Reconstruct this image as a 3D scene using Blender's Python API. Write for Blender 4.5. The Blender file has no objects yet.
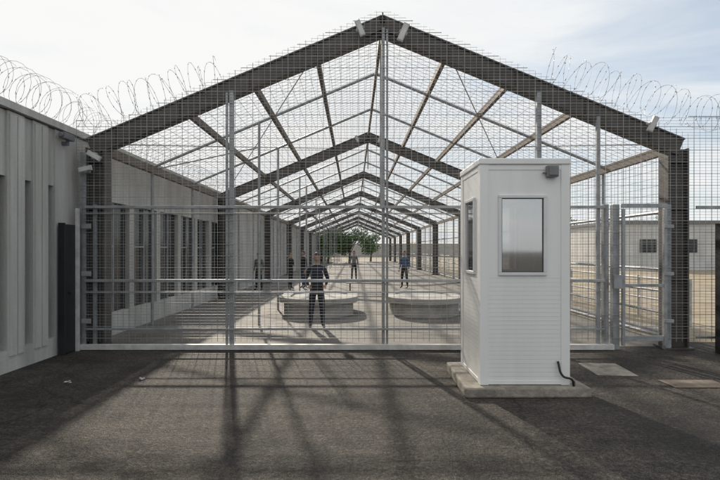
import bpy, math, random
from mathutils import Vector, Matrix
random.seed(7)
scene = bpy.context.scene
COL = scene.collection

# ---------------------------------------------------------------- helpers
def mat(name, c1, c2=None, rough=0.7, metal=0.0, scale=4.0, bump=0.0, bscale=40.0, spec=0.5, streak=False):
    m = bpy.data.materials.new(name); m.use_nodes = True
    nt = m.node_tree; N = nt.nodes; L = nt.links
    p = N['Principled BSDF']
    p.inputs['Roughness'].default_value = rough
    p.inputs['Metallic'].default_value = metal
    p.inputs['Specular IOR Level'].default_value = spec
    if c2 is None: c2 = tuple(x*0.8 for x in c1)
    tc = N.new('ShaderNodeTexCoord')
    mp = N.new('ShaderNodeMapping')
    L.new(tc.outputs['Object'], mp.inputs['Vector'])
    if streak: mp.inputs['Scale'].default_value = (1, 1, 0.12)
    n = N.new('ShaderNodeTexNoise'); n.inputs['Scale'].default_value = scale
    n.inputs['Detail'].default_value = 4; n.inputs['Roughness'].default_value = 0.65
    L.new(mp.outputs['Vector'], n.inputs['Vector'])
    r = N.new('ShaderNodeValToRGB')
    r.color_ramp.elements[0].position = 0.35; r.color_ramp.elements[1].position = 0.65
    r.color_ramp.elements[0].color = (*c2, 1); r.color_ramp.elements[1].color = (*c1, 1)
    L.new(n.outputs['Fac'], r.inputs['Fac'])
    L.new(r.outputs['Color'], p.inputs['Base Color'])
    if bump > 0:
        n2 = N.new('ShaderNodeTexNoise'); n2.inputs['Scale'].default_value = bscale
        n2.inputs['Detail'].default_value = 4
        L.new(tc.outputs['Object'], n2.inputs['Vector'])
        b = N.new('ShaderNodeBump'); b.inputs['Strength'].default_value = bump
        b.inputs['Distance'].default_value = 0.01
        L.new(n2.outputs['Fac'], b.inputs['Height']); L.new(b.outputs['Normal'], p.inputs['Normal'])
    return m

class MB:
    def __init__(s): s.v=[]; s.f=[]; s.m=[]
    def hexa(s, pts, mi=0):
        b=len(s.v); s.v += [tuple(p) for p in pts]
        for q in ((0,3,2,1),(4,5,6,7),(0,1,5,4),(1,2,6,5),(2,3,7,6),(3,0,4,7)):
            s.f.append(tuple(b+i for i in q)); s.m.append(mi)
    def box(s, x0,x1,y0,y1,z0,z1, mi=0):
        s.hexa([(x0,y0,z0),(x1,y0,z0),(x1,y1,z0),(x0,y1,z0),(x0,y0,z1),(x1,y0,z1),(x1,y1,z1),(x0,y1,z1)], mi)
    def bar(s, p0, p1, w, h=None, mi=0, up=(0,0,1)):
        h = w if h is None else h
        p0=Vector(p0); p1=Vector(p1); d=(p1-p0).normalized(); up=Vector(up)
        if abs(d.dot(up))>0.99: up=Vector((0,1,0))
        a=d.cross(up).normalized(); c=a.cross(d).normalized()
        P=[]
        for p in (p0,p1):
            for sa,sc in ((-1,-1),(1,-1),(1,1),(-1,1)):
                P.append(p+a*sa*w/2+c*sc*h/2)
        s.hexa(P, mi)
    def cyl(s, p0, p1, r, n=10, mi=0, r1=None):
        r1 = r if r1 is None else r1
        p0=Vector(p0); p1=Vector(p1); d=(p1-p0).normalized(); up=Vector((0,0,1))
        if abs(d.dot(up))>0.99: up=Vector((0,1,0))
        a=d.cross(up).normalized(); c=a.cross(d).normalized(); b=len(s.v)
        for p,rr in ((p0,r),(p1,r1)):
            for i in range(n):
                t=2*math.pi*i/n; s.v.append(tuple(p+a*math.cos(t)*rr+c*math.sin(t)*rr))
        for i in range(n):
            j=(i+1)%n; s.f.append((b+i,b+j,b+n+j,b+n+i)); s.m.append(mi)
        s.f.append(tuple(b+i for i in reversed(range(n)))); s.m.append(mi)
        s.f.append(tuple(b+n+i for i in range(n))); s.m.append(mi)
    def obj(s, name, mats, parent=None, bevel=0, smooth=False):
        me=bpy.data.meshes.new(name); me.from_pydata(s.v,[],s.f)
        for m in (mats if isinstance(mats,(list,tuple)) else [mats]): me.materials.append(m)
        me.polygons.foreach_set('material_index', s.m)
        if smooth: me.polygons.foreach_set('use_smooth',[True]*len(s.f))
        me.update(); o=bpy.data.objects.new(name,me); COL.objects.link(o)
        if parent: o.parent=parent
        if bevel:
            b=o.modifiers.new('b','BEVEL'); b.width=bevel; b.segments=2; b.limit_method='ANGLE'
        return o
def empty(name):
    o=bpy.data.objects.new(name,None); COL.objects.link(o); return o

# ---------------------------------------------------------------- materials
STEEL_DARK = mat('dark_weathered_steel',(0.105,0.093,0.083),(0.060,0.053,0.048),0.6,0.1,2.5,0.25,60)
STEEL_GALV = mat('galvanised_steel',(0.38,0.39,0.40),(0.25,0.26,0.27),0.5,0.4,6)
STEEL_WIRE = mat('mesh_wire',(0.36,0.36,0.36),(0.26,0.26,0.26),0.5,0.3,5)
WOOD_PURLIN= mat('purlin_brown',(0.20,0.165,0.13),(0.13,0.105,0.085),0.75,0,3,0.2,30)
RAIL_WHITE = mat('pale_rail_paint',(0.60,0.60,0.58),(0.42,0.41,0.39),0.55,0,5,0.1,60)
CONCRETE   = mat('wall_concrete',(0.60,0.585,0.55),(0.40,0.39,0.365),0.85,0,2.2,0.7,25,streak=True)
CONC_LIGHT = mat('cast_concrete',(0.46,0.44,0.41),(0.30,0.29,0.27),0.85,0,2.2,0.5,35)
CONC_SLAB  = mat('slab_concrete',(0.34,0.31,0.265),(0.17,0.155,0.13),0.9,0,6,0.9,40)
WHITE_PVC  = mat('booth_white',(0.83,0.83,0.82),(0.76,0.76,0.745),0.38,0,2.2,streak=True)
DARK_GLASS = mat('dark_window',(0.025,0.028,0.03),(0.015,0.016,0.018),0.15,0,2)
BLACK      = mat('black_panel',(0.022,0.022,0.024),(0.014,0.014,0.015),0.5,0,3,0.1)
RUBBER     = mat('black_rubber',(0.015,0.015,0.015),None,0.5)
GREY_BOX   = mat('grey_plastic',(0.20,0.20,0.21),(0.15,0.15,0.16),0.5)
LAMP_GREY  = mat('lamp_housing',(0.5,0.5,0.5),(0.4,0.4,0.4),0.5)
LAMP_GLASS = mat('lamp_glass',(0.65,0.65,0.62),(0.5,0.5,0.48),0.15)
PAVING     = mat('gallery_concrete_floor',(0.19,0.175,0.155),(0.10,0.09,0.08),0.8,0,1.1,0.6,45)
SAND       = mat('sandy_ground',(0.36,0.30,0.21),(0.22,0.18,0.13),0.95,0,0.8,0.8,30)
WHITE_WALL = mat('white_cladding',(0.62,0.62,0.60),(0.5,0.5,0.49),0.7,0,0.6)
BARK       = mat('bark',(0.10,0.08,0.06),(0.06,0.045,0.035),0.9,0,8,0.6,30)
LEAF       = mat('leaf',(0.12,0.21,0.055),(0.05,0.10,0.025),0.6,0,0.9)
RUST       = mat('cover_plate',(0.22,0.18,0.14),(0.13,0.10,0.08),0.8,0,6,0.3)

def asphalt():
    m=bpy.data.materials.new('asphalt'); m.use_nodes=True
    nt=m.node_tree; N=nt.nodes; L=nt.links; p=N['Principled BSDF']
    tc=N.new('ShaderNodeTexCoord')
    def noise(sc,det=4,ro=0.6,scale=None):
        n=N.new('ShaderNodeTexNoise'); n.inputs['Scale'].default_value=sc; n.inputs['Detail'].default_value=det
        n.inputs['Roughness'].default_value=ro
        if scale:
            mp=N.new('ShaderNodeMapping'); mp.inputs['Scale'].default_value=scale
            L.new(tc.outputs['Object'],mp.inputs['Vector']); L.new(mp.outputs['Vector'],n.inputs['Vector'])
        else: L.new(tc.outputs['Object'],n.inputs['Vector'])
        return n
    def ramp(src,a,b,c0,c1):
        r=N.new('ShaderNodeValToRGB'); r.color_ramp.elements[0].position=a; r.color_ramp.elements[1].position=b
        r.color_ramp.elements[0].color=(*c0,1); r.color_ramp.elements[1].color=(*c1,1); L.new(src,r.inputs['Fac']); return r
    def mul(a,b,fac=1.0,mode='MULTIPLY'):
        x=N.new('ShaderNodeMixRGB'); x.blend_type=mode; x.inputs[0].default_value=fac
        L.new(a,x.inputs[1]); L.new(b,x.inputs[2]); return x
    big=ramp(noise(0.75,5,0.65).outputs['Fac'],0.40,0.62,(0.050,0.046,0.044),(0.125,0.112,0.099))
    mid=ramp(noise(3.2,7,0.8,(1,1.8,1)).outputs['Fac'],0.34,0.66,(0.55,0.55,0.56),(1.35,1.32,1.27))
    c=mul(big.outputs[0],mid.outputs[0])
    # small dark oil / tar stains
    st=ramp(noise(1.9,3,0.5).outputs['Fac'],0.29,0.36,(0.5,0.5,0.5),(1,1,1)); c=mul(c.outputs[0],st.outputs[0])
    gr=ramp(noise(24,3,0.85).outputs['Fac'],0.38,0.64,(0.42,0.42,0.43),(1.7,1.65,1.58))
    c=mul(c.outputs[0],gr.outputs[0])
    fine=ramp(noise(110,2,0.7).outputs['Fac'],0.35,0.68,(0.35,0.35,0.36),(1.9,1.85,1.75))
    c=mul(c.outputs[0],fine.outputs[0])
    wn=noise(1.4,3)
    mixv=N.new('ShaderNodeMixRGB'); mixv.blend_type='ADD'; mixv.inputs[0].default_value=0.5
    L.new(tc.outputs['Object'],mixv.inputs[1]); L.new(wn.outputs['Color'],mixv.inputs[2])
    cr=N.new('ShaderNodeTexVoronoi'); cr.feature='DISTANCE_TO_EDGE'; cr.inputs['Scale'].default_value=0.42
    L.new(mixv.outputs[0],cr.inputs['Vector'])
    ck=ramp(cr.outputs['Distance'],0.002,0.009,(0.35,0.35,0.35),(1,1,1))
    c=mul(c.outputs[0],ck.outputs[0],0.75)
    L.new(c.outputs[0],p.inputs['Base Color'])
    p.inputs['Roughness'].default_value=0.72
    p.inputs['Specular IOR Level'].default_value=0.45
    b=N.new('ShaderNodeBump'); b.inputs['Strength'].default_value=1.0; b.inputs['Distance'].default_value=0.006
    L.new(fine.outputs[0],b.inputs['Height'])
    b2=N.new('ShaderNodeBump'); b2.inputs['Strength'].default_value=1.0; b2.inputs['Distance'].default_value=0.018
    L.new(gr.outputs[0],b2.inputs['Height']); L.new(b.outputs['Normal'],b2.inputs['Normal'])
    L.new(b2.outputs['Normal'],p.inputs['Normal'])
    return m
ASPHALT=asphalt()

def glass():
    m=bpy.data.materials.new('window_glass'); m.use_nodes=True
    nt=m.node_tree; N=nt.nodes; L=nt.links; N.clear()
    o=N.new('ShaderNodeOutputMaterial'); t=N.new('ShaderNodeBsdfTransparent'); g=N.new('ShaderNodeBsdfGlossy')
    t.inputs['Color'].default_value=(0.88,0.90,0.90,1); g.inputs['Roughness'].default_value=0.05
    f=N.new('ShaderNodeFresnel'); f.inputs['IOR'].default_value=1.5
    a=N.new('ShaderNodeMath'); a.operation='MULTIPLY_ADD'; a.inputs[1].default_value=1.0; a.inputs[2].default_value=0.38
    L.new(f.outputs[0],a.inputs[0]); x=N.new('ShaderNodeMixShader')
    L.new(a.outputs[0],x.inputs[0]); L.new(t.outputs[0],x.inputs[1]); L.new(g.outputs[0],x.inputs[2]); L.new(x.outputs[0],o.inputs[0])
    return m
GLASS=glass()

# ---------------------------------------------------------------- ground
def sheet(name,x0,x1,y0,y1,z,m):
    me=bpy.data.meshes.new(name); me.from_pydata([(x0,y0,z),(x1,y0,z),(x1,y1,z),(x0,y1,z)],[],[(0,1,2,3)])
    me.materials.append(m); o=bpy.data.objects.new(name,me); COL.objects.link(o); return o
sheet('asphalt_ground',-500,500,-500,900,0,ASPHALT)
sheet('gallery_pavement',-4.78,5.8,8.8,79,0.004,PAVING)
sheet('sandy_yard',5.8,90,9.2,200,0.004,SAND)
sheet('sandy_yard',-40,5.8,79,200,0.004,SAND)

# ---------------------------------------------------------------- canopy structure
XA,ZA=0.49,5.75; XL,XR,ZE=-4.6,5.68,3.62
Y1,SP,NF=8.5,8.5,9
def ridge(x):
    return ZA-(XA-x)/(XA-XL)*(ZA-ZE) if x<XA else ZA-(x-XA)/(XR-XA)*(ZA-ZE)
canopy=empty('steel_canopy')
fr=MB()
def ibeam(mb,p0,p1,depth,flange,t=0.022,mi=0):
    p0=Vector(p0);p1=Vector(p1); d=(p1-p0).normalized(); n=Vector((0,1,0)).cross(d).normalized()
    if n.z<0 or (abs(n.z)<1e-6 and n.x<0): n=-n
    for off,h,w in ((-t/2,t,flange),(-depth+t/2,t,flange),(-depth/2,depth-2*t,flange*0.7)):
        a=p0+n*off;b=p1+n*off; P=[]
        for p in (a,b):
            for sy,sn in ((-1,-1),(1,-1),(1,1),(-1,1)):
                P.append(p+Vector((0,1,0))*sy*w/2+n*sn*h/2)
        mb.hexa(P,mi)
for i in range(NF):
    y=Y1+0.2+SP*i
    ibeam(fr,(XL-0.02,y,ZE),(XA,y,ZA),0.31,0.22)
    ibeam(fr,(XR+0.02,y,ZE),(XA,y,ZA),0.31,0.22)
    for (a,b) in ((XL,XL+0.32),(XR-0.30,XR+0.06)):
        zt_=ridge((a if a>0 else b))-0.30
        fr.box(a,a+0.03,y-0.14,y+0.14,0,zt_)
        fr.box(b-0.03,b,y-0.14,y+0.14,0,zt_)
        fr.box(a+0.03,b-0.03,y-0.06,y+0.06,0,zt_)
        fr.box(a-0.06,b+0.06,y-0.2,y+0.2,0.004,0.03)
        for zz in (1.2,2.4,3.2):
            fr.box(a+0.031,b-0.031,y-0.13,y+0.13,zz,zz+0.012)
    fr.box(XA-0.015,XA+0.015,y-0.12,y+0.12,ZA-0.42,ZA+0.03)
    fr.bar((XA-0.32,y-0.125,ZA-0.29),(XA-0.03,y-0.125,ZA-0.165),0.02,0.2)
    fr.bar((XA+0.32,y-0.125,ZA-0.29),(XA+0.03,y-0.125,ZA-0.165),0.02,0.2)
    for sx in (-1,1):
        for q in (1.15,2.3,3.5,4.6):
            x=XA+sx*q; z=ridge(x); fr.box(x-0.008,x+0.008,y-0.108,y+0.108,z-0.315,z-0.03)
fr.obj('portal_frames',STEEL_DARK,canopy)
pu=MB()
for off in (1.15,2.3,3.5):
    for sx in (-1,1):
        x=XA+sx*off; z=ridge(x)-0.10
        for i in range(NF-1):
            pu.bar((x,Y1+0.32+SP*i,z),(x,Y1+SP*(i+1)+0.08,z),0.075,0.13)
for x in (XL+0.08,XR-0.06):
    for i in range(NF-1):
        pu.bar((x,Y1+0.35+SP*i,ZE-0.12),(x,Y1+SP*(i+1)+0.05,ZE-0.12),0.10,0.16)
pu.bar((XA,Y1+0.35,ZA-0.14),(XA,Y1+SP*(NF-1),ZA-0.14),0.06,0.10)
pu.obj('purlins',WOOD_PURLIN,canopy)
ra=MB()
for i in range(NF-1):
    for k in (1,2):
        y=Y1+SP*i+SP*k/3
        for x in (XL+0.03,XR-0.03):
            ra.cyl((x,y,ZE-0.05),(XA,y,ZA-0.05),0.034,8)
            ra.cyl((x,y,0),(x,y,ZE-0.05),0.036,8)
        ra.cyl((-2.15,y,0),(-2.15,y,ridge(-2.15)-0.06),0.03,8)
        if k==1:
            ra.cyl((XL+0.05,y,ZE-0.1),(-2.15,y,ridge(-2.15)-0.62),0.014,6)
    y=Y1+0.2+SP*i
    ra.cyl((XA,y+0.4,2.45 if i==0 else ZA-1.2),(XA,y+0.4,ZA-0.2),0.02,6)
    if i: ra.cyl((-2.1,y,ZE-0.2),(3.1,y,ZE-0.2),0.012,6)
for i in range(NF-1):
    a=Y1+SP*i+0.3; b=a+SP
    if i%2==0:
        for sx in (-1,1):
            xo=XL+0.1 if sx<0 else XR-0.1
            ra.cyl((xo,a,ZE-0.06),(XA+sx*1.15,b,ridge(XA+sx*1.15)-0.06),0.012,6)
            ra.cyl((xo,b,ZE-0.06),(XA+sx*1.15,a,ridge(XA+sx*1.15)-0.06),0.012,6)
ra.obj('rafters_and_poles',STEEL_GALV,canopy)
rn=MB()
yend=Y1+SP*(NF-1)
for sx in (-1,1):
    n=26
    for j in range(n+1):
        xe=XL if sx<0 else XR
        x=XA+(xe-XA)*j/n; z=ridge(x)+0.02
        rn.bar((x,Y1+0.3,z),(x,yend,z),0.005)
y=Y1+0.5
while y<yend:
    for xe in (XL,XR):
        rn.bar((xe,y,ZE+0.025),(XA,y,ZA+0.025),0.005)
    y+=0.2 if y<30 else 0.5
rn.obj('roof_netting',STEEL_WIRE,canopy)

sd=MB()
xs=XR+0.0
for z in (0.12,0.55,0.95,1.35,2.4):
    sd.cyl((xs,Y1+0.5,z),(xs,yend,z),0.028 if z<2 else 0.035,8,0)
y=Y1+0.6
while y<45:
    sd.bar((xs,y,0.1),(xs,y,3.5),0.005,None,1); y+=0.15
z=0.2
while z<3.5:
    sd.bar((xs,Y1+0.4,z),(xs,yend,z),0.005,None,1); z+=0.15
sd.obj('side_mesh_fence',[STEEL_GALV,STEEL_WIRE])

# ---------------------------------------------------------------- front fence / gate
fence=empty('security_mesh_fence')
YF=Y1
UP=0.06
def top(x):
    if x<XL: return ZE+0.28
    if x>XR: return ZE+0.35
    return ridge(x)+UP
fm=MB()
X0,X1=-4.72,9.0
x=X0;k=0
while x<=X1:
    fm.bar((x,YF,0.14),(x,YF,top(x)),0.004 if k%3 else 0.0075); x+=0.1;k+=1
z=0.2;k=0
while z<ZA+UP:
    a,b=X0,X1
    if z>ZE+UP: a=XA-(ZA+UP-z)/(ZA-ZE)*(XA-XL)
    if z>ZE+0.35: b=XA+(ZA+UP-z)/(ZA-ZE)*(XR-XA)
    if z<=ZE+0.28: a=X0
    if b>a+0.05: fm.bar((a,YF+0.006,z),(b,YF+0.006,z),0.0085 if k%4==0 else 0.0038)
    z+=0.05;k+=1
fm.bar((XR,YF,ZE+0.35),(X1,YF,ZE+0.35),0.012); fm.bar((X0,YF,ZE+0.28),(XL,YF,ZE+0.28),0.012)
fm.obj('wire_mesh',STEEL_WIRE,fence)
fp=MB()
for x,r in ((-4.62,0.05),(-2.09,0.035),(-2.17,0.02),(0.50,0.026),(0.565,0.018),(3.16,0.038)):
    fp.box(x-r,x+r,YF+0.02,YF+0.02+2*r,0.0,ridge(max(x,XL))-0.25)
for x,r in ((4.30,0.045),(4.47,0.055),(5.36,0.05),(-4.42,0.03),(1.85,0.03)):
    fp.box(x-r,x+r,YF+0.02,YF+0.02+2*r,0.0,2.48)
for x in (4.18,):
    fp.box(x-0.03,x+0.03,YF+0.04,YF+0.1,0,ridge(x)-0.25)
for z,h in ((2.43,0.045),(2.32,0.02),(1.18,0.045),(0.98,0.02),(0.36,0.035)):
    fp.box(-4.56,1.82,YF-0.045,YF-0.01,z-h/2,z+h/2)
for z,h in ((2.43,0.045),(1.18,0.045),(0.36,0.035)):
    fp.box(1.89,4.25,YF-0.045,YF-0.01,z-h/2,z+h/2)
for z,h in ((2.45,0.07),(1.1,0.05),(0.2,0.09)):
    fp.box(4.53,5.30,YF-0.04,YF-0.008,z-h/2,z+h/2)
for x in (4.56,5.27):
    fp.box(x-0.025,x+0.025,YF-0.05,YF-0.01,0.08,2.4)
fp.box(5.8,9.0,YF-0.045,YF-0.01,2.40,2.45); fp.box(5.8,9.0,YF-0.045,YF-0.01,0.2,0.24)
for x in (7.3,9.0): fp.box(x-0.03,x+0.03,YF+0.03,YF+0.1,0,3.9)
fp.box(4.36,4.50,YF-0.12,YF-0.05,1.05,1.28)
for z in (0.5,1.3,2.1):
    fp.box(-4.60,-4.44,YF-0.07,YF-0.046,z-0.04,z+0.04); fp.box(5.24,5.40,YF-0.07,YF-0.051,z-0.03,z+0.03)
fp.obj('posts_and_rails',STEEL_GALV,fence,bevel=0.004)
br=MB()
br.box(-4.66,4.40,YF-0.06,YF+0.02,0.01,0.10)
br.box(-4.68,-4.62,YF-0.11,YF-0.065,0,2.4)
br.obj('bottom_rail',RAIL_WHITE,fence,bevel=0.005)

# ---------------------------------------------------------------- razor wire
def coil(name,p0,p1,R,pitch=0.13,seed=1,barbs=True):
    rnd=random.Random(seed); p0=Vector(p0);p1=Vector(p1);d=(p1-p0);Ln=d.length;d.normalize()
    a=d.cross(Vector((0,0,1))).normalized(); c=a.cross(d)
    cu=bpy.data.curves.new('wire','CURVE'); cu.dimensions='3D'; cu.bevel_depth=0.0028; cu.bevel_resolution=0
    bb=MB(); par=empty(name)
    for hand in (1,-1):
        turns=Ln/(pitch*2); n=int(turns*20); sp=cu.splines.new('POLY'); sp.points.add(n)
        ph=rnd.random()*6
        for i in range(n+1):
            t=i/n; ang=hand*2*math.pi*turns*t+ph
            rr=R*(1+0.10*math.sin(t*23+ph)+0.04*math.sin(t*71)); 
            p=p0+d*(Ln*t+0.05*math.sin(t*40+hand))+a*math.cos(ang)*rr*0.9+c*(math.sin(ang)*rr-0.05*abs(math.sin(t*9)))
            sp.points[i].co=(*p,1)
            if barbs and i%2==0:
                tdir=(a*-math.sin(ang)+c*math.cos(ang)).normalized()
                bb.bar(p-tdir*0.014,p+tdir*0.014,0.014,0.002)
    cu.materials.append(STEEL_GALV); o=bpy.data.objects.new('wire',cu); COL.objects.link(o); o.parent=par
    if barbs: bb.obj('barbs',STEEL_GALV,par)
coil('razor_wire_coil',(-4.95,1.0,4.12),(-4.95,8.6,4.12),0.33,0.14,1)
coil('razor_wire_coil',(-4.95,8.7,4.05),(-4.95,20,4.05),0.30,0.2,2,False)
coil('razor_wire_coil',(-4.75,YF+0.05,4.05),(-2.3,YF+0.05,ridge(-2.3)+0.12),0.31,0.15,3)
coil('razor_wire_coil',(3.3,YF+0.05,ridge(3.3)+0.25),(5.8,YF+0.05,ZE+0.48),0.30,0.15,4)
coil('razor_wire_coil',(5.8,YF+0.05,4.08),(9.0,YF+0.05,4.08),0.30,0.15,5)

# ---------------------------------------------------------------- left concrete building
bld=empty('concrete_building')
W=MB(); XW=-4.8
W.box(-14,XW-0.16,-12,78,0.0,3.66,0)
def facade(y0,y1,bottom,topz,mi=0,pro=0.0): W.box(XW-0.158,XW+pro,y0,y1,bottom,topz,mi)
ys=[]
base=7.385
k=int((base+12)/0.555)
yc=base-0.555*k
while yc<8.3:
    ys.append(yc); yc+=0.555
prev=-12
for c in ys:
    a,b=c-0.095,c+0.095
    facade(prev,a,0.0,3.64)
    mid=(prev+a)/2
    W.box(XW,XW+0.022,prev+0.03,mid-0.012,0.22,3.60)
    W.box(XW,XW+0.022,mid+0.012,a-0.03,0.22,3.60)
    facade(a,b,0.0,0.30); facade(a,b,2.73,3.64,0,-0.03)
    W.box(XW-0.157,XW-0.13,a+0.002,b-0.002,0.302,2.728,1)
    prev=b
facade(prev,9.35,0.0,3.64)
prev=9.35; c=9.45
while c<17.2:
    facade(prev,c,0.0,3.64)
    facade(c,c+1.25,0.0,0.45); facade(c,c+1.25,2.65,3.64)
    W.box(XW-0.157,XW-0.10,c+0.002,c+1.248,0.452,2.648,1)
    W.box(XW-0.09,XW-0.05,c+0.6,c+0.65,0.452,2.648,2)
    W.box(XW-0.09,XW-0.051,c+0.003,c+0.597,1.75,1.79,2)
    prev=c+1.25; c=prev+0.22
facade(prev,17.6,0.0,3.64)
yy=17.6
while yy<78:
    facade(yy,yy+1.18,0.0,3.64); 
    W.box(XW-0.157,XW-0.05,yy+1.182,yy+1.218,0,3.64,0)
    yy+=1.22
W.box(-14.05,XW+0.05,-12.1,78.1,3.662,3.77,0)
W.obj('walls_and_windows',[CONCRETE,DARK_GLASS,STEEL_GALV],bld)
dp=MB()
dp.box(XW+0.03,XW+0.12,8.08,8.40,0.01,2.12); dp.box(XW+0.028,XW+0.14,8.06,8.08,0.0,2.14)
dp.cyl((XW+0.12,8.2,1.0),(XW+0.17,8.2,1.0),0.015)
dp.obj('dark_door_panel',BLACK,None,bevel=0.005)
dp=MB()
dp.box(6.02,6.5,8.15,8.22,0.01,2.10); dp.box(6.5,7.1,8.15,8.22,0.01,2.10); dp.box(6.0,7.12,8.14,8.23,2.10,2.14)
for x in (6.0,7.1): dp.box(x-0.03,x+0.03,8.1,8.27,0,2.14)
dp.obj('dark_door_panel',BLACK,None,bevel=0.005)

# ---------------------------------------------------------------- flood lights & camera
def floodlight(loc,ang=0,s=1.0):
    e=MB()
    e.box(-0.045*s,0.045*s,-0.05*s,0.0,-0.13*s,0.13*s,0); e.box(-0.036*s,0.036*s,-0.058*s,-0.0505*s,-0.115*s,0.115*s,1)
    e.box(-0.06*s,-0.05*s,-0.04*s,0.08*s,-0.02*s,0.02*s,0); e.box(0.05*s,0.06*s,-0.04*s,0.08*s,-0.02*s,0.02*s,0)
    e.box(-0.06*s,0.06*s,0.081*s,0.09*s,-0.02*s,0.02*s,0)
    o=e.obj('floodlight',[LAMP_GREY,LAMP_GLASS]); o.location=loc; o.rotation_euler=(math.radians(10),math.radians(ang),0)
    return o
floodlight((0.10,YF-0.08,5.43),-24); floodlight((0.83,YF-0.08,5.36),24,1.15)
floodlight((5.02,YF-0.08,3.82),22); floodlight((-4.35,YF-0.12,3.28),-60,0.9); floodlight((-4.5,YF-0.10,3.06),80,0.9)
floodlight((0.10,Y1+SP-0.1,5.46),-22,0.9); floodlight((0.86,Y1+SP-0.1,5.44),22,0.9)
cc=MB(); cc.box(XW,XW+0.10,8.2,8.26,3.42,3.48); cc.box(XW+0.06,XW+0.16,8.02,8.32,3.5,3.6); cc.cyl((XW+0.11,8.02,3.55),(XW+0.11,7.98,3.55),0.035,12); cc.box(XW+0.07,XW+0.1,8.2,8.26,3.48,3.5)
cc.obj('security_camera',GREY_BOX,bevel=0.006)

# ---------------------------------------------------------------- sentry booth
booth=empty('sentry_booth')
bx0,bx1,by0,by1,bz0,bz1=1.474,2.526,5.85,6.90,0.12,2.70
s=MB(); s.hexa([(1.27,5.72,0),(2.74,5.74,0),(2.72,7.12,0),(1.30,7.1,0),(1.28,5.73,0.115),(2.73,5.75,0.115),(2.71,7.11,0.115),(1.31,7.09,0.115)])
s.obj('concrete_plinth',CONC_SLAB,booth,bevel=0.02)
B=MB()
cp=0.10
for x in (bx0,bx1-cp):
    for y in (by0,by1-cp):
        B.box(x,x+cp,y,y+cp,bz0,bz1)
B.box(bx0+0.004,bx1-0.004,by0+0.004,by1-0.004,bz0+0.005,bz0+0.05)
def ribwall(axis,fix,a0,a1,z0,z1,sgn):
    p=0.05; z=z0
    while z<z1-1e-4:
        zt=min(z+p,z1)
        if axis=='y':
            q=sorted((fix+sgn*0.010,fix+sgn*0.04)); B.box(a0,a1,q[0],q[1],z,zt-0.0035)
        else:
            q=sorted((fix+sgn*0.010,fix+sgn*0.04)); B.box(q[0],q[1],a0,a1,z,zt-0.0035)
        z=zt
    if axis=='y':
        y0_,y1_=sorted((fix+sgn*0.041,fix+sgn*0.05)); B.box(a0,a1,y0_,y1_,z0,z1)
        y0_,y1_=sorted((fix+sgn*0.0145,fix+sgn*0.0405)); B.box(a0+0.0001,a1-0.0001,y0_,y1_,z0,z1-0.0001)
    else:
        x0_,x1_=sorted((fix+sgn*0.041,fix+sgn*0.05)); B.box(x0_,x1_,a0,a1,z0,z1)
        x0_,x1_=sorted((fix+sgn*0.0145,fix+sgn*0.0405)); B.box(x0_,x1_,a0+0.0001,a1-0.0001,z0,z1-0.0001)
def flat(axis,fix,a0,a1,z0,z1,sgn):
    q=sorted((fix+sgn*0.012,fix+sgn*0.05))
    if axis=='y': B.box(a0,a1,q[0],q[1],z0,z1)
    else: B.box(q[0],q[1],a0,a1,z0,z1)
wz0,wz1=1.40,2.345
wx0,wx1=1.69,2.255
ia,ib=bx0+cp,bx1-cp
zb=bz0+0.05; zt=bz1-0.06
ja,jb=by0+cp,by1-cp
for fix,sg in ((by0,1),(by1,-1)):
    ribwall('y',fix,ia,ib,zb,wz0,sg); flat('y',fix,ia,ib,wz1,zt,sg)
    flat('y',fix,ia,wx0,wz0,wz1,sg); flat('y',fix,wx1,ib,wz0,wz1,sg)
for fix,sg in ((bx0,1),(bx1,-1)):
    ribwall('x',fix,ja,jb,zb,wz0,sg); flat('x',fix,ja,jb,wz1,zt,sg)
    flat('x',fix,ja,6.12,wz0,wz1,sg); flat('x',fix,6.63,jb,wz0,wz1,sg)
B.box(bx0+0.005,bx1-0.005,by0+0.005,by1-0.005,zt,bz1-0.002)
B.obj('cladding_and_posts',WHITE_PVC,booth)
R=MB(); R.box(bx0-0.012,bx1+0.012,by0-0.014,by1+0.014,bz1+0.001,bz1+0.075); R.obj('roof',WHITE_PVC,booth,bevel=0.012)
F=MB()
def frameY(y0,y1):
    t=0.038
    F.box(wx0,wx1,y0,y1,wz0,wz0+t); F.box(wx0,wx1,y0,y1,wz1-t,wz1)
    F.box(wx0,wx0+t,y0,y1,wz0+t,wz1-t); F.box(wx1-t,wx1,y0,y1,wz0+t,wz1-t)
frameY(by0-0.012,by0+0.055); frameY(by1-0.055,by1+0.012)
for x0_,x1_ in ((bx0-0.012,bx0+0.055),(bx1-0.055,bx1+0.012)):
    t=0.038; F.box(x0_,x1_,6.12,6.63,wz0,wz0+t); F.box(x0_,x1_,6.12,6.63,wz1-t,wz1)
    F.box(x0_,x1_,6.12,6.12+t,wz0+t,wz1-t); F.box(x0_,x1_,6.63-t,6.63,wz0+t,wz1-t)
F.obj('window_frames',mat('window_frame_white',(0.70,0.71,0.71),(0.64,0.65,0.66),0.3),booth,bevel=0.006)
G=MB(); t=0.038
G.box(wx0+t,wx1-t,by0+0.012,by0+0.018,wz0+t,wz1-t); G.box(wx0+t,wx1-t,by1-0.018,by1-0.012,wz0+t,wz1-t)
G.box(bx0+0.012,bx0+0.018,6.12+t,6.63-t,wz0+t,wz1-t); G.box(bx1-0.018,bx1-0.012,6.12+t,6.63-t,wz0+t,wz1-t)
G.obj('window_panes',GLASS,booth)
g=MB()
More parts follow.
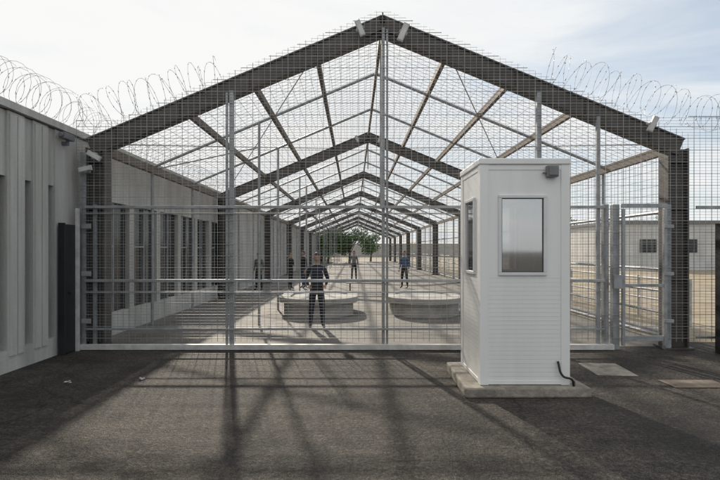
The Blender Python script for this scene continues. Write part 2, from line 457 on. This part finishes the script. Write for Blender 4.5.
for (a,b,c,d) in ((wx0+t,wx1-t,wz0+t,wz0+t+0.008),(wx0+t,wx1-t,wz1-t-0.008,wz1-t),(wx0+t,wx0+t+0.008,wz0+t+0.008,wz1-t-0.008),(wx1-t-0.008,wx1-t,wz0+t+0.008,wz1-t-0.008)):
    g.box(a,b,by0+0.004,by0+0.011,c,d)
g.obj('window_gasket',RUBBER,booth)
lb=MB(); lb.box(2.24,2.37,by0-0.07,by0-0.001,2.55,2.68,0); lb.box(2.255,2.355,by0-0.085,by0-0.071,2.565,2.665,0); lb.cyl((2.20,by0-0.02,2.60),(2.24,by0-0.02,2.60),0.012,8,0)
lb.obj('exterior_lamp',GREY_BOX,booth,bevel=0.008)
desk=MB(); desk.box(bx0+0.08,bx1-0.08,by0+0.08,by0+0.4,0.95,0.98); desk.obj('desk',GREY_BOX,booth)
cu=bpy.data.curves.new('power_cable','CURVE'); cu.dimensions='3D'; cu.bevel_depth=0.013
sp=cu.splines.new('BEZIER'); pts=[(2.38,by0-0.012,0.40),(2.42,by0-0.06,0.24),(2.52,by0-0.07,0.20),(2.545,by0-0.05,0.135),(2.62,by0+0.1,0.13)]
sp.bezier_points.add(len(pts)-1)
for bp,p in zip(sp.bezier_points,pts): bp.co=p; bp.handle_left_type=bp.handle_right_type='AUTO'
cu.materials.append(RUBBER); o=bpy.data.objects.new('power_cable',cu); COL.objects.link(o); o.parent=booth

cvr=MB(); cvr.box(3.95,4.65,6.15,6.5,0.004,0.012); cvr.box(4.02,4.58,6.19,6.46,0.0125,0.016); cvr.obj('drain_cover',RUST,bevel=0.003)
cvr=MB(); cvr.hexa([(3.3,6.78,0.002),(3.83,6.72,0.002),(3.9,7.46,0.002),(3.36,7.5,0.002),(3.31,6.79,0.010),(3.82,6.73,0.010),(3.89,7.45,0.010),(3.37,7.49,0.010)]); cvr.obj('concrete_patch',CONC_SLAB)
for (x,yy_) in ((-3.66,6.4),(-2.78,6.55)):
    st=MB()
    for k in range(5):
        a=Vector((x+random.uniform(-.03,.03),yy_+random.uniform(-.03,.03),0.012)); 
        st.bar(a,a+Vector((random.uniform(-.04,.04),random.uniform(-.03,.03),random.uniform(0.0,.03))),0.022,0.01)
    st.obj('paper_litter',LAMP_GLASS)

# ---------------------------------------------------------------- planters
def planter(x0,x1,y0,y1,h=0.48):
    r=(x1-x0)/2-0.001
    e=empty('round_concrete_planter')
    def ring(inset,z):
        P=[]; rr=max(r-inset,0.05)
        for cx,cy,a0 in ((x1-r,y0+r,-90),(x1-r,y1-r,0),(x0+r,y1-r,90),(x0+r,y0+r,180)):
            for k in range(13):
                a=math.radians(a0+90*k/12); P.append((cx+rr*math.cos(a),cy+rr*math.sin(a),z))
        return P
    prof=[(0.12,0.0),(0.12,h-0.16),(0.0,h-0.14),(0.0,h-0.012),(0.012,h),(0.28,h),(0.29,h-0.05)]
    v=[];f=[]
    for i,z in prof: v+=ring(i,z)
    n=52
    for q in range(len(prof)-1):
        for k in range(n):
            j=(k+1)%n; f.append((q*n+k,q*n+j,(q+1)*n+j,(q+1)*n+k))
    f.append(tuple(range((len(prof)-1)*n,len(prof)*n)))
    me=bpy.data.meshes.new('body'); me.from_pydata(v,[],f); me.materials.append(CONC_LIGHT)
    o=bpy.data.objects.new('body',me); COL.objects.link(o); o.parent=e
planter(-1.98,0.10,12.3,15.2); planter(0.88,2.88,12.3,15.2)

def bench(x,y):
    t=MB()
    for q in range(4): t.box(x-0.8,x+0.8,y-0.2+q*0.105,y-0.11+q*0.105,0.43,0.46)
    for xx in (x-0.65,x+0.65):
        t.box(xx-0.03,xx+0.03,y-0.18,y-0.13,0,0.429); t.box(xx-0.03,xx+0.03,y+0.13,y+0.18,0,0.429); t.box(xx-0.029,xx+0.029,y-0.129,y+0.129,0.37,0.428)
    t.obj('slatted_bench',WOOD_PURLIN)
bench(0.5,19.0)

# ---------------------------------------------------------------- far setting
fb=MB()
fb.box(22,75,42,60,0,3.9,0); fb.box(21.8,75.2,41.8,60.2,3.9,4.15,1)
for i in range(14):
    fb.box(24+i*3.4,25.4+i*3.4,41.94,42.0,1.5,2.6,2)
fb.obj('white_warehouse',[WHITE_WALL,GREY_BOX,DARK_GLASS])
yr=MB()
for z in (0.5,1.0): yr.cyl((7.4,11,z),(7.4,60,z),0.03,8)
y=11
while y<60: yr.cyl((7.4,y,0),(7.4,y,1.05),0.035,8); y+=2
yr.obj('yard_railing',RAIL_WHITE)
kb=MB()
kb.box(5.95,6.15,9.5,70,0.0,0.12); kb.obj('yard_kerb',CONC_LIGHT)
pw=MB(); pw.box(-60,100,118,118.4,0,3.2); 
for i in range(30): pw.box(-60+i*5.3,-59.7+i*5.3,117.9,118,0,3.3)
pw.obj('perimeter_wall',CONC_LIGHT)

def tree(x,y,h,cr,seed,leaves=2200,ls=0.22):
    rnd=random.Random(seed); e=empty('leafy_tree'); T=MB()
    T.cyl((x,y,0),(x+0.1,y,h*0.45),0.16,9,0,0.11)
    cl=[]
    for k in range(13):
        a=rnd.uniform(0,6.28); b=Vector((x+0.1,y,h*rnd.uniform(0.2,0.4)))
        t=Vector((x+math.cos(a)*cr*rnd.uniform(.2,.75),y+math.sin(a)*cr*rnd.uniform(.3,.8),h*rnd.uniform(0.2,0.86)))
        T.cyl(b,t,0.06,6,0,0.02); cl.append((t,cr*rnd.uniform(.32,.55)))
    T.obj('trunk_and_limbs',BARK,e)
    Lf=MB(); 
    for i in range(leaves):
        c,r=rnd.choice(cl); d=Vector((rnd.gauss(0,1),rnd.gauss(0,1),rnd.gauss(0,.8))).normalized()*r*rnd.random()**0.4
        p=c+d
        if p.z<0.05: continue
        u=Vector((rnd.gauss(0,1),rnd.gauss(0,1),rnd.gauss(0,1))).normalized(); w=u.orthogonal().normalized()
        s_=ls*rnd.uniform(.5,1.1); b=len(Lf.v); vv=u.cross(w)
        Lf.v+= [tuple(p-w*s_),tuple(p+vv*s_*.5),tuple(p+w*s_),tuple(p-vv*s_*.5)]
        Lf.f.append((b,b+1,b+2,b+3)); Lf.m.append(0)
    Lf.obj('foliage',LEAF,e)
tree(-3.3,64,4.3,2.0,1,3200,0.18); tree(-0.6,65.5,4.7,2.3,2,3600,0.18); tree(2.4,72,4.0,1.9,3,2200,0.18); tree(-6,90,5.4,3,4,3000)
tree(30,75,7,3.5,5); tree(48,80,8,4,6)

# ---------------------------------------------------------------- people
SKIN=mat('skin',(0.42,0.26,0.19),(0.36,0.22,0.16),0.5)
HAIR=mat('hair_dark',(0.03,0.022,0.016),None,0.6)
SHOE=mat('shoe_black',(0.015,0.015,0.015),None,0.4)
NAVY=mat('cloth_navy',(0.022,0.026,0.045),(0.015,0.018,0.03),0.9,0,12,0.6,18)
DARKC=mat('cloth_black',(0.02,0.02,0.022),None,0.9,0,12,0.6,18)
JEAN=mat('cloth_denim',(0.05,0.065,0.10),None,0.9,0,12,0.5,18)
BLUE=mat('cloth_blue',(0.07,0.12,0.21),None,0.9,0,12,0.5,18)
GREYC=mat('cloth_grey',(0.16,0.16,0.16),None,0.9,0,12,0.5,18)
def person(x,y,h,rot,shirt,trou,pose=0,seed=0,long_sleeve=True,hair=HAIR,bulk=1.0):
    V=[];E=[];Rr=[];roots=[]
    def add(p,r,par=None,root=False):
        V.append(p); Rr.append(r if isinstance(r,tuple) else (r,r)); i=len(V)-1
        if par is not None: E.append((par,i))
        if root: roots.append(i)
        return i
    pel=add((0,0,.95),(.135*bulk,.105),None,True)
    sp1=add((0,.0,1.08),(.128*bulk,.098),pel); ch=add((0,.0,1.27),(.158*bulk,.112),sp1); nb=add((0,.01,1.41),(.10,.08),ch)
    nk=add((0,.0,1.49),.05,nb); add((0,-.012,1.56),.05,nk)
    hands=[]
    for sgn in (-1,1):
        sh=add((sgn*.165,.01,1.395),.062,nb)
        if pose==0:   el=(sgn*.262,.045,1.14); wr=(sgn*.195,-.15,1.00)
        elif pose==1: el=(sgn*.215,.03,1.12); wr=(sgn*.235,-.05,.88)
        else:         el=(sgn*.23,-.02,1.13); wr=(sgn*.05,-.19,1.14)
        um=tuple((a+b)/2 for a,b in zip((sgn*.18,.01,1.36),el)); m_=add(um,.052*bulk,sh)
        e_=add(el,.045,m_); fo=tuple(a*.65+b*.35 for a,b in zip(el,wr)); f_=add(fo,.042,e_); w_=add(wr,.027,f_)
        hands.append((sgn,el,wr))
        hp=add((sgn*.085,.005,.86),(.09*bulk,.092),pel); lf=0.02*(seed%3-1)*sgn
        th=add((sgn*.105,-.005+lf,.68),.080*bulk,hp)
        kn=add((sgn*.12,-.015+lf*2,.49),.062*bulk,th); ca=add((sgn*.13,.015+lf*2,.34),.058*bulk,kn); an=add((sgn*.14,.03+lf*2,.09),.044,ca)
        ft=add((sgn*.155,-.07+lf*2,.048),(.044,.038),an); add((sgn*.165,-.14+lf*2,.034),(.038,.028),ft)
    for sgn,el,wr in hands:
        d=(Vector(wr)-Vector(el)).normalized(); w=Vector(wr); 
        side=d.cross(Vector((0,1,0))).normalized() if pose!=2 else Vector((0,0,1))
        nrm=d.cross(side).normalized()
        p0=add(tuple(w+d*0.012),(.024,.02),None,True); pm=add(tuple(w+d*0.075),(.034,.018),p0)
        for k,ln in enumerate((.062,.074,.068,.052)):
            o_=side*((k-1.5)*0.019); a=add(tuple(w+d*.062+o_),.0095,None,True)
            b=add(tuple(w+d*(.085+ln*.4)+o_*1.1+nrm*.006),.009,a); c=add(tuple(w+d*(.085+ln*.95)+o_*1.1+nrm*.022),.0075,b)
        a=add(tuple(w+d*.03-side*.022),.0115,None,True); b=add(tuple(w+d*.06-side*.048+nrm*.008),.0105,a); add(tuple(w+d*.09-side*.056+nrm*.016),.009,b)
    me=bpy.data.meshes.new('sk'); me.from_pydata(V,E,[]); ob=bpy.data.objects.new('sk',me); COL.objects.link(ob)
    md=ob.modifiers.new('Skin','SKIN'); md.use_smooth_shade=True
    sv=me.skin_vertices[0].data
    for i,r in enumerate(Rr): sv[i].radius=r; sv[i].use_root=(i in roots)
    ss=ob.modifiers.new('s','SUBSURF'); ss.levels=2; ss.render_levels=2
    dg=bpy.context.evaluated_depsgraph_get(); body=bpy.data.meshes.new_from_object(ob.evaluated_get(dg)); bpy.data.objects.remove(ob)
    mats=[shirt,trou,SHOE,SKIN,hair]
    body.materials.clear()
    for m_ in mats: body.materials.append(m_)
    for p in body.polygons:
        c=p.center; mi=0
        if c.z<0.955: mi=1
        if c.z<0.095: mi=2
        if c.z>1.475: mi=3
        if abs(c.x)>0.16 and 0.8<c.z and c.z<1.3: mi=0
        for sgn,el,wr in hands:
            d=(Vector(wr)-Vector(el)).normalized(); t=(c-Vector(wr)).dot(d); 
            lim=-0.01 if long_sleeve else -0.2
            if t>lim and (c-Vector(wr)-d*t).length<0.10 and t<0.25 and (c.x*sgn>0.155 or pose==2 and c.y<-0.12 or pose==0 and c.y<-0.13): mi=3
        p.material_index=mi; p.use_smooth=True
    H=MB(); n,mn=20,14
    for j in range(mn+1):
        th=math.pi*j/mn
        for i in range(n):
            a=2*math.pi*i/n; X=math.sin(th)*math.cos(a); Y=math.sin(th)*math.sin(a); Z=math.cos(th)
            wx=.074*(1-0.22*max(0,-Z)); wy=.094*(1-0.10*max(0,-Z))
            px,py,pz=X*wx,Y*wy,Z*.118
            if Y<0:
                fr_=-Y
                if fr_>.8 and abs(X)<.25 and -.45<Z<.15: py-=0.020*(1-abs(X)/.25)
                if abs(abs(X)-.4)<.18 and -0.05<Z<.25: py+=0.008
                if Z<-.6: py-=0.008
            H.v.append((px,py-.015,pz+1.635))
    for j in range(mn):
        for i in range(n):
            k=(i+1)%n; f=(j*n+i,(j+1)*n+i,(j+1)*n+k,j*n+k); H.f.append(f)
            H.m.append(3)
    for sgn in (-1,1):
        H.cyl((sgn*.070,-.005,1.63),(sgn*.084,.004,1.632),.028,8,3,.022)
        H.cyl((sgn*.028,-.092,1.645),(sgn*.028,-.100,1.645),.009,6,4)
    H.box(-.022,.022,-.106,-.094,1.570,1.575,4)
    b0=len(H.v); rows=8
    for j in range(rows+1):
        th=math.pi*0.62*j/rows
        for i in range(n):
            a=2*math.pi*i/n; X=math.sin(th)*math.cos(a); Y=math.sin(th)*math.sin(a); Z=math.cos(th)
            if Y<-0.2: Z=max(Z,0.42)
            sc=1.10; s2=math.sqrt(max(0,1-Z*Z))/max(1e-4,math.hypot(X,Y)) if math.hypot(X,Y)>1e-4 else 1
            if Y<-0.2: X*=min(1,s2) ; Y*=min(1,s2)
            H.v.append((X*.074*sc,Y*.094*sc-.010,Z*.118*sc+1.64))
    for j in range(rows):
        for i in range(n):
            k=(i+1)%n; H.f.append((b0+j*n+i,b0+(j+1)*n+i,b0+(j+1)*n+k,b0+j*n+k)); H.m.append(4)
    for i in range(24):
        a=2*math.pi*i/24; a2=2*math.pi*(i+1)/24
        bq=len(H.v)
        for aa,z in ((a,.955),(a2,.955),(a2,1.0),(a,1.0)):
            H.v.append((math.cos(aa)*.147*bulk,math.sin(aa)*.119,z))
        H.f.append((bq,bq+1,bq+2,bq+3)); H.m.append(2)
    par=empty('person'); 
    bo=bpy.data.objects.new('body',body); COL.objects.link(bo); bo.parent=par
    ho=H.obj('head',mats,par,smooth=True)
    par.location=(x,y,0.006); sc=h/1.76; par.scale=(sc,sc,sc); par.rotation_euler=(0,0,math.radians(rot))
    return par
g=person(-0.81,10.9,1.64,8,NAVY,NAVY,0,0,bulk=1.12); g.name='security_guard'
person(-4.0,21.0,1.60,-20,GREYC,DARKC,1,1)
person(-2.75,21.6,1.62,60,DARKC,DARKC,2,2)
person(-2.25,22.2,1.66,-50,DARKC,JEAN,1,0)
person(0.0,28,1.66,10,GREYC,DARKC,1,2)
person(2.25,22.3,1.66,-30,BLUE,DARKC,1,1)

# ---------------------------------------------------------------- world / sun
EL=27; AZ=-14
w=bpy.data.worlds.new('World'); scene.world=w; w.use_nodes=True
nt=w.node_tree; N=nt.nodes; L=nt.links; bg=N['Background']; bg.inputs['Strength'].default_value=0.112
sky=N.new('ShaderNodeTexSky'); sky.sky_type='NISHITA'; sky.sun_disc=False
sky.sun_elevation=math.radians(EL); sky.sun_rotation=math.radians(AZ)
sky.air_density=1.0; sky.dust_density=0.8; sky.ozone_density=1.0
tc=N.new('ShaderNodeTexCoord')
sx=N.new('ShaderNodeSeparateXYZ'); L.new(tc.outputs['Generated'],sx.inputs[0])
zz=N.new('ShaderNodeMath'); zz.operation='ADD'; zz.inputs[1].default_value=0.18; L.new(sx.outputs['Z'],zz.inputs[0])
dv=N.new('ShaderNodeVectorMath'); dv.operation='DIVIDE'
cb=N.new('ShaderNodeCombineXYZ'); 
for i in range(3): L.new(zz.outputs[0],cb.inputs[i])
L.new(tc.outputs['Generated'],dv.inputs[0]); L.new(cb.outputs[0],dv.inputs[1])
mp=N.new('ShaderNodeMapping'); mp.inputs['Scale'].default_value=(0.7,1.3,1); mp.inputs['Rotation'].default_value=(0,0,0.35); L.new(dv.outputs[0],mp.inputs['Vector'])
cn=N.new('ShaderNodeTexNoise'); cn.inputs['Scale'].default_value=1.3; cn.inputs['Detail'].default_value=6; cn.inputs['Roughness'].default_value=0.6; cn.inputs['Distortion'].default_value=0.5
L.new(mp.outputs[0],cn.inputs['Vector'])
gx=N.new('ShaderNodeMath'); gx.operation='MULTIPLY_ADD'; gx.inputs[1].default_value=-0.32; gx.inputs[2].default_value=0.145; L.new(sx.outputs['X'],gx.inputs[0])
ad=N.new('ShaderNodeMath'); ad.operation='ADD'; L.new(cn.outputs['Fac'],ad.inputs[0]); L.new(gx.outputs[0],ad.inputs[1])
cr=N.new('ShaderNodeValToRGB'); cr.color_ramp.elements[0].position=0.34; cr.color_ramp.elements[1].position=0.58
cr.color_ramp.elements[0].color=(0.45,0.45,0.45,1); cr.color_ramp.elements[1].color=(1,1,1,1)
L.new(ad.outputs[0],cr.inputs['Fac'])
cc_=N.new('ShaderNodeValToRGB'); cc_.color_ramp.elements[0].position=0.38; cc_.color_ramp.elements[1].position=0.74
cc_.color_ramp.elements[0].color=(7.0,7.5,7.9,1); cc_.color_ramp.elements[1].color=(8.5,8.5,8.4,1); L.new(ad.outputs[0],cc_.inputs['Fac'])
mx=N.new('ShaderNodeMixRGB'); L.new(cr.outputs[0],mx.inputs[0]); L.new(sky.outputs[0],mx.inputs[1]); L.new(cc_.outputs[0],mx.inputs[2])
L.new(mx.outputs[0],bg.inputs['Color'])

sl=bpy.data.lights.new('sun','SUN'); sl.energy=5.0; sl.angle=math.radians(1.2); sl.color=(1.0,0.90,0.76)
so=bpy.data.objects.new('sun',sl); COL.objects.link(so)
el,az=math.radians(EL),math.radians(AZ)
sd_=Vector((math.sin(az)*math.cos(el),math.cos(az)*math.cos(el),math.sin(el)))
so.rotation_euler=(-sd_).to_track_quat('-Z','Y').to_euler(); so.location=sd_*50

cam=bpy.data.cameras.new('camera'); co=bpy.data.objects.new('camera',cam); COL.objects.link(co)
co.location=(0,0,1.7); co.rotation_euler=(math.radians(90),0,0)
cam.sensor_width=36; cam.lens=25; cam.shift_x=6/720; cam.shift_y=10/720; cam.clip_end=3000; cam.clip_start=0.05
scene.camera=co
scene.view_settings.view_transform='Standard'; scene.view_settings.look='None'; scene.view_settings.exposure=0
